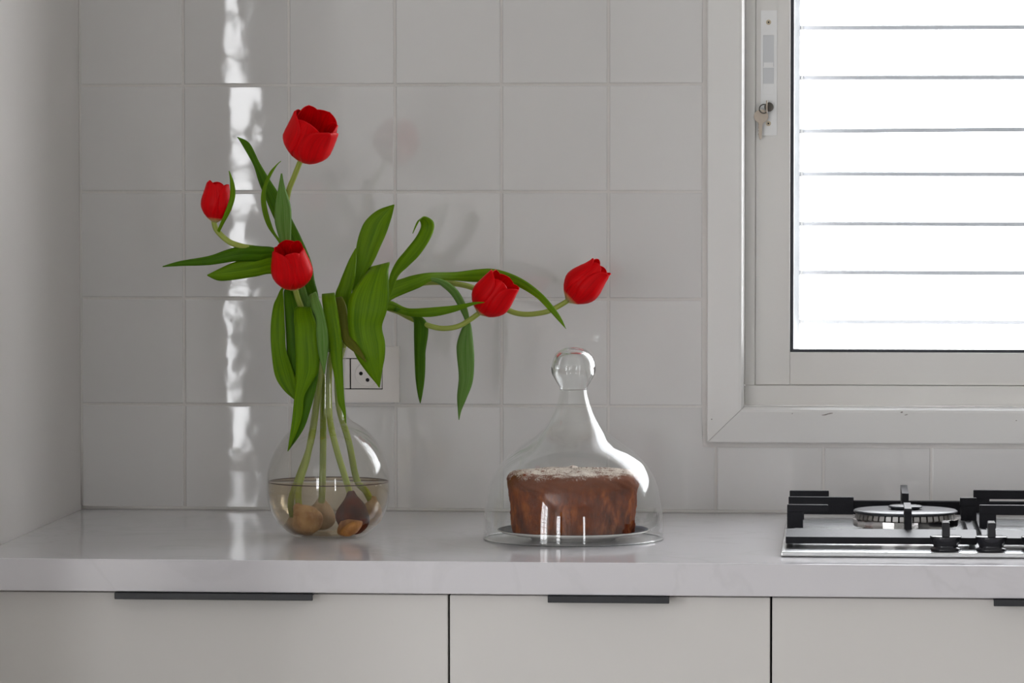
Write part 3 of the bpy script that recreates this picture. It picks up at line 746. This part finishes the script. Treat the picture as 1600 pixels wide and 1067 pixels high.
# --- D: the half open bloom on the right, brown bulb
bD = at(551.5, 808, -.437)
tD = tulip('red tulip with a half open bloom right of centre, growing from the dark brown bulb', bD)
stem(tD, [(750, 488, -.285), (735, 499, -.285), (715, 510, -.285), (690, 513, -.285), (665, 507, -.29), (640, 496, -.285), (615, 484, -.300), (575, 476, -.34), (542, 494, -.385), (520, 545, -.405), (514, 590, -.408), (515, 650, -.418), (524, 695, -.425), (540, 748, -.432), (546, 768, -.436), (549, 783, -.437)])
flower(tD, at(749, 489, -.285), img_dir(.60, .74, .30), .0600, .0280, .5, .86, seed=21)
bulb(tD, bD, img_dir(-.06, .97, .12), .0218, .053, 'bulb_brown')
ct = bulb(tD, at(547, 822, -.447), img_dir(-.45, .7, .2), .0178, .026, 'bulb_cut', name='bulb_base')
leaf(tD, [(513, 550, 523, 550, -.41), (506, 490, 520, 488, -.418), (503, 464, 522, 461, -.432), (503, 460, 523, 458.5, -.445), (503.5, 472, 525, 470, -.456), (507.5, 498, 529.5, 497, -.460), (513, 527, 533.5, 527, -.460), (518, 565, 535.5, 562, -.458), (524.5, 601, 536.8, 600, -.456), (528, 628, 538.5, 626, -.455), (534.5, 642, 540.6, 645, -.454), (540.3, 661, 541, 661, -.453)], 'leaf_green', .0018)
leaf(tD, [(516, 545, 524, 545, -.405), (521, 490, 531, 490, -.41), (522, 466, 533, 464, -.425), (524, 476, 540, 475, -.437), (528, 496, 543.5, 494, -.443), (532, 518, 546, 515, -.446), (538, 537, 556, 535, -.452), (556, 552, 566, 551, -.461), (572, 566, 573, 566, -.4615)], 'leaf_olive', .003)
leaf(tD, [(515, 550, 525, 550, -.405), (536, 490, 550, 475, -.385), (568, 430, 592, 420, -.385), (577, 418, 606, 411, -.40), (579, 419, 609, 411, -.42), (571, 428, 607, 424, -.436), (557, 446, 607.5, 446, -.445), (546.5, 465, 607.5, 468, -.45), (543, 488, 604, 487, -.452), (544, 510, 597, 510, -.45), (548.5, 537, 601.5, 534, -.45), (557.5, 559, 601.5, 555, -.45), (574, 582.5, 597.5, 577, -.447), (587, 598, 595, 594, -.445), (592.3, 605.5, 593, 605.5, -.443)], 'leaf_green', .0035)
leaf(tD, [(595, 476, 595, 486, -.335), (610, 470, 611, 485, -.325), (632, 480, 634, 492.5, -.315), (646, 482, 648, 494.8, -.315), (678, 480, 678, 494.5, -.315), (711, 477, 711, 487, -.315), (740, 472, 740, 476.5, -.32), (757, 472, 757, 472.7, -.325)], 'leaf_green', .002)
leaf(tD, [(615, 486, 618, 480, -.325), (635, 492, 642, 488, -.305), (645, 497, 660, 496, -.295), (647, 508, 667.5, 506, -.29), (647, 520, 669, 520, -.288), (647.5, 545, 665, 548, -.287), (648, 563, 664.6, 563, -.287), (649.5, 592, 663.6, 589, -.287), (653, 616, 660.5, 613, -.288), (656.4, 630, 657, 630, -.289)], 'leaf_deep', .005)

# --- E: the far right bloom
bE = at(580, 803, -.390)
tE = tulip('red tulip with closed bloom reaching furthest right, over the cake dome', bE)
stem(tE, [(888, 469, -.165), (870, 480, -.166), (850, 488, -.17), (820, 491, -.176), (795, 485, -.185), (765, 465, -.20), (740, 450, -.22), (710, 443, -.24), (670, 441, -.258), (630, 449, -.280), (590, 465, -.32), (555, 505, -.38), (531, 560, -.40), (529, 630, -.40), (545, 690, -.392), (557, 748, -.383), (572, 768, -.386), (581, 786, -.390)])
flower(tE, at(887, 470, -.165), img_dir(.66, .66, .10), .0680, .0262, .2, .66, seed=32)
bulb(tE, bE, img_dir(.16, .97, 0), .0150, .036, 'bulb_beige')
leaf(tE, [(519, 550, 528, 550, -.40), (540, 492, 549, 488, -.39), (550, 458, 556, 452, -.385), (553, 425, 570, 432, -.38), (555, 402, 585, 406, -.376), (557, 384, 594, 386, -.374), (562, 364, 603, 366, -.372), (571, 345, 608.5, 350, -.370), (590, 328.5, 612.5, 337, -.368), (615.5, 319.5, 616.3, 320, -.366)], 'leaf_green', -.004)
leaf(tE, [(521, 555, 529, 555, -.40), (533, 500, 542, 500, -.395), (529, 480, 546, 478, -.395), (524, 461, 549, 458, -.395), (530, 444, 554, 440, -.393), (537, 426, 556, 420, -.391), (546, 405, 557, 403, -.389), (555.5, 388, 556.3, 388, -.387)], 'leaf_green', .003)
leaf(tE, [(585, 495, 592, 500, -.36), (603, 455, 612, 458, -.35), (610, 428, 622, 432, -.343), (620, 408, 638, 416, -.336), (633, 392, 655, 399, -.330), (649, 372, 670, 377, -.325), (657, 357, 678, 358, -.320), (657.5, 349, 676.5, 345, -.322), (654, 344, 664, 338, -.330), (650, 350, 656, 344, -.338), (644.5, 364.5, 645.2, 365, -.343)], 'leaf_green', .003)
leaf(tE, [(580, 485, 584, 495, -.36), (600, 450, 603, 475, -.335), (612, 441, 616, 466, -.322), (629, 435, 634, 458, -.31), (646, 430, 656, 449, -.30), (672, 426, 677, 438, -.285), (711, 425, 711, 438.5, -.255), (744, 421, 744, 440.5, -.236), (770, 420, 768, 438, -.230), (797, 427, 792, 441, -.230), (823, 440, 814, 450, -.235), (849, 461, 838, 465, -.245), (868.5, 484, 857, 484, -.255), (878, 499, 871.5, 500, -.26), (884, 513, 884.5, 514, -.265)], 'leaf_green', .003)
leaf(tE, [(625, 452, 628, 446, -.305), (650, 440, 652, 435, -.295), (678, 440, 682, 434.5, -.285), (694, 450, 702, 442, -.28), (707, 463, 717, 456, -.275), (719, 484, 729, 479, -.27), (727, 503, 734, 500, -.27), (721, 515, 737, 514, -.27), (714.5, 535, 739.5, 537, -.27), (713.8, 552, 741, 562, -.27), (717, 588, 738.5, 596, -.27), (714.5, 618, 729, 622, -.27), (715.5, 640, 721, 641, -.27), (716.8, 656, 717.4, 656, -.27)], 'leaf_glaucous', .005)

# ================================================================== cake, plate, dome
DC = Vector((.7348, -.4175, CT))
plate = tag(empty('cake_plate', DC), 'round white plate with dark blue top rim under the chocolate cake', 'plate')
lathe('dish', [(0, .0030), (.045, .0030), (.049, .0002), (.055, .0002), (.058, .0032), (.078, .0062), (.094, .0095), (.0992, .0118), (.0998, .0128), (.0988, .0131), (.092, .0112), (.076, .0080), (.060, .0066), (0, .0066)], DC, 'plate_white', plate, 80)
lathe('glazed_top', [(.0985, .0135), (.092, .0117), (.078, .0087), (.064, .0074), (.064, .0070), (.078, .0082), (.092, .0113)], DC, 'plate_navy', plate, 80, closed=True)
KC = DC + Vector((-.0015, 0, .0090))
def cwarp(r, z, a):
    w = .0012 * math.sin(5 * a + 1) + .0009 * math.sin(11 * a + z * 200) + .0006 * math.sin(23 * a + z * 700)
    zz = z + (.0016 * math.sin(4 * a + .5) + .0010 * math.sin(9 * a)) * (z > .06)
    rim = .0014 * math.sin(17 * a + 2) * math.sin(7 * a) * (z > .064)
    return r + w * (r > .02), zz + rim
cp = smooth_prof([(.0785, .0), (.0800, .002), (.0812, .015), (.0826, .035), (.0842, .052), (.0860, .0615), (.0872, .0680), (.0862, .0735), (.0815, .0772), (.070, .0795), (.050, .0812), (.025, .0822), (.006, .0824)], 4)
cake = tag(lathe('cake', [(0, 0)] + cp + [(0, .0824)], KC, 'cake_crumb', n=128, warp=cwarp), 'round brown chocolate cake dusted with icing sugar, under the glass dome', 'cake')

dome = tag(empty('cake_dome', DC), 'clear glass bell dome with a ball knob covering the cake', 'cake dome')
dp = smooth_prof([(.1186, .0015), (.1180, .020), (.1165, .0380), (.1128, .0610), (.1085, .0760), (.1010, .0905), (.0910, .1040), (.0780, .1160), (.0620, .1275), (.0480, .1380), (.0370, .1490), (.0290, .1610), (.0238, .1730), (.0200, .1850), (.0180, .1965)], 5)
th = .0022
def offset(pr, d):
    out = []
    for i, (r, z) in enumerate(pr):
        a = pr[max(i - 1, 0)]; b = pr[min(i + 1, len(pr) - 1)]
        tx, tz = b[0] - a[0], b[1] - a[1]; l = math.hypot(tx, tz) or 1
        nx_, nz_ = tz / l, -tx / l
        out.append((max(r - nx_ * d, .0004), z - nz_ * d))
    return out
dpi = offset(dp, th); dpi[0] = (dpi[0][0], .0015)
lathe('bell', dp + dpi[::-1], DC, 'dome_glass', dome, 96, closed=True)
rimp = [(DC.x + .1176 * math.cos(2 * PI * i / 96), DC.y + .1176 * math.sin(2 * PI * i / 96), DC.z + .0008) for i in range(97)]
tube('rim', rimp, [.0007] * 97, 'rim_glass', dome, 8)
kp = smooth_prof([(.0180, .1968), (.0190, .2010), (.0232, .2075), (.0278, .2160), (.0293, .2235), (.0284, .2320), (.0248, .2410), (.0185, .2475), (.0100, .2510), (.0010, .2520)], 5)
ki = []
for k_, ((ra, za), (rb, zb_)) in enumerate(zip(offset(kp, .0046), kp)):
    w_ = min(1, k_ / 22) ** 1.5
    ki.append((max(rb + (ra - rb) * w_, .0006), zb_ + (za - zb_) * w_))
kz = ki[-1][1]
lathe('knob', [(0, kz)] + ki[::-1][1:-1] + kp[:-1] + [(0, .2520)], DC, 'solid_glass', dome, 64)

# ================================================================== gas hob
HX0, HX1, HY0, HY1 = 1.0102, 1.790, -.6443, -.125
HZ = CT + .0002
hob = tag(empty('gas_hob', ((HX0 + HX1) / 2, (HY0 + HY1) / 2, CT)), 'stainless steel gas hob set on the worktop under the window', 'hob')
bm = bmesh.new()
bm_box(bm, (HX0, HY0, HZ), (HX1, HY1, HZ + .0065), .0016, 3)
bm_obj('tray', bm, 'stainless', hob)
def burner(cx, cy_, r):
    c = (cx, cy_, HZ + .0066); k = r / .068
    b = lathe('burner', [(0, 0), (.058 * k, 0), (.058 * k, .0045), (.0695 * k, .0060), (.0700 * k, .0068), (.0700 * k, .0148), (.0672 * k, .0160), (0, .0160)], c, 'chrome', hob, 28, smooth=False, org=c)
    # slotted crown
    bm = bmesh.new(); n = 44
    for i in range(n):
        a0, a1 = 2 * PI * (i + .12) / n, 2 * PI * (i + .88) / n
        ri, ro = .054 * k, .0668 * k
        def p(a, r_, z): return bm.verts.new((c[0] + r_ * math.cos(a), c[1] + r_ * math.sin(a), c[2] + z))
        v = [p(a0, ri, .0161), p(a1, ri, .0161), p(a1, ro, .0161), p(a0, ro, .0161), p(a0, ri, .0222), p(a1, ri, .0222), p(a1, ro - .0015, .0222), p(a0, ro - .0015, .0222)]
        for f in ((0, 3, 2, 1), (4, 5, 6, 7), (0, 1, 5, 4), (1, 2, 6, 5), (2, 3, 7, 6), (3, 0, 4, 7)): bm.faces.new([v[q] for q in f])
    bm_obj('crown', bm, 'burner_alloy', b)
    lathe('cap', [(0, .0224), (.066 * k, .0224), (.0690 * k, .0238), (.0692 * k, .0252), (.0670 * k, .0268), (.0300 * k, .0276), (0, .0276)], c, 'burner_enamel', b, 64)
    lathe('inner_cap', [(0, .0277), (.0185 * k, .0277), (.0195 * k, .0290), (.0226 * k, .0300), (.0226 * k, .0314), (.0205 * k, .0326), (0, .0330)], c, 'burner_enamel', b, 40)
burner(1.1700, -.325, .068)
burner(1.405, -.22, .036); burner(1.405, -.45, .036); burner(1.655, -.22, .045); burner(1.655, -.45, .036)
# cast iron pan supports
def support(label, x0, x1, fingers, lab_end=None):
    s = tag(empty('pan_support', ((x0 + x1) / 2, -.35, HZ + .0066)), label, 'pan support', 'cast iron pan supports on the hob')
    y0, y1 = -.5905, -.135; zb = CT + .0120
    bm = bmesh.new()
    # front rail with a sloping upper face, rear rail, side rails
    bm_prism(bm, [(y0, zb), (y0, zb + .0085), (y0 + .046, zb + .0150), (y0 + .050, zb + .0120), (y0 + .050, zb)], 0, x0, x1)
    bm_box(bm, (x0, y1 - .012, zb), (x1, y1, zb + .0185), .0008)
    bm_box(bm, (x0, y0 + .050, zb), (x0 + .009, y1 - .012, zb + .0105), .0006)
    bm_box(bm, (x1 - .009, y0 + .050, zb), (x1, y1 - .012, zb + .0105), .0006)
    bm_obj('rail_frame', bm, 'cast_iron', s)
    for (kind, a, b, cst, z_bot) in fingers:
        bm = bmesh.new(); zt = .952; t = .0045
        if kind == 'x':      # finger running along x at y = cst, foot at the a end
            foot = .0205 if b > a else -.0205
            lo, hi = min(a, b), max(a, b)
            bm_box(bm, (lo, cst - t, z_bot), (hi, cst + t, zt), .0007)
            fl, fh = min(a, a + foot), max(a, a + foot)
            bm_box(bm, (fl, cst - t * .9, zb + .0100), (fh, cst + t * .9, z_bot + .001))
        elif kind == 'xx':   # bar right across with a foot at both ends
            bm_box(bm, (a, cst - t, z_bot), (b, cst + t, zt), .0007)
            bm_box(bm, (a, cst - t * .9, zb + .0100), (a + .0215, cst + t * .9, z_bot + .001)); bm_box(bm, (b - .0215, cst - t * .9, zb + .0100), (b, cst + t * .9, z_bot + .001))
        elif kind == 'front':
            bm_prism(bm, [(a, zt), (a, zt - .012), (a - .05, zt - .030), (b - .016, zb + .0095), (b, zt - .003), (b + .003, zt)], 0, cst - t, cst + t)
        else:
            bm_prism(bm, [(a, zt), (a, zt - .012), (a + .05, zt - .022), (b, zb + .012), (b, zt)], 0, cst - t, cst + t)
        bm_obj('finger', bm, 'cast_iron', s)
    return s
support('black cast iron pan support around the large round burner at the left of the hob', 1.0155, 1.2560,
        [('x', 1.0157, 1.0685, -.4755, CT + .0425), ('x', 1.0157, 1.1016, -.350, CT + .0290), ('x', 1.0157, 1.0685, -.246, CT + .0425),
         ('front', -.4337, -.5336, 1.1705, 0), ('back', -.287, -.140, 1.1705, 0)])
support('black cast iron pan support in the middle of the hob, cut by the photo edge', 1.2625, 1.5350,
        [('xx', 1.2630, 1.5345, -.4650, CT + .0400), ('x', 1.2630, 1.2412, -.350, CT + .0410), ('xx', 1.2630, 1.5345, -.220, CT + .0400), ('x', 1.5345, 1.44, -.35, CT + .04)])
support('black cast iron pan support at the far right end of the hob', 1.5415, 1.7840,
        [('xx', 1.5420, 1.7835, -.4650, CT + .0400), ('xx', 1.5420, 1.7835, -.220, CT + .0400), ('x', 1.7835, 1.70, -.35, CT + .04)])
# control knobs
for k in range(5):
    x, y = 1.2162 + .0568 * k, -.6160
    c = (x, y, HZ + .0066)
    kb = lathe('control_knob', [(0, 0), (.0190, 0), (.0190, .0030), (.0155, .0040), (.0155, .0070), (.0175, .0095), (.0198, .0160), (.0198, .0178), (.0188, .0186), (0, .0186)], c, 'knob_black', hob, 40, org=c)
    bm = bmesh.new()
    bm_prism(bm, [(x - .0050, c[2] + .0187), (x + .0050, c[2] + .0187), (x + .0044, c[2] + .0365), (x - .0044, c[2] + .0365)], 1, y - .0175, y + .0175)
    bmesh.ops.bevel(bm, geom=list(bm.edges), offset=.0006, segments=2, affect='EDGES')
    bm_obj('grip', bm, 'knob_black', kb)
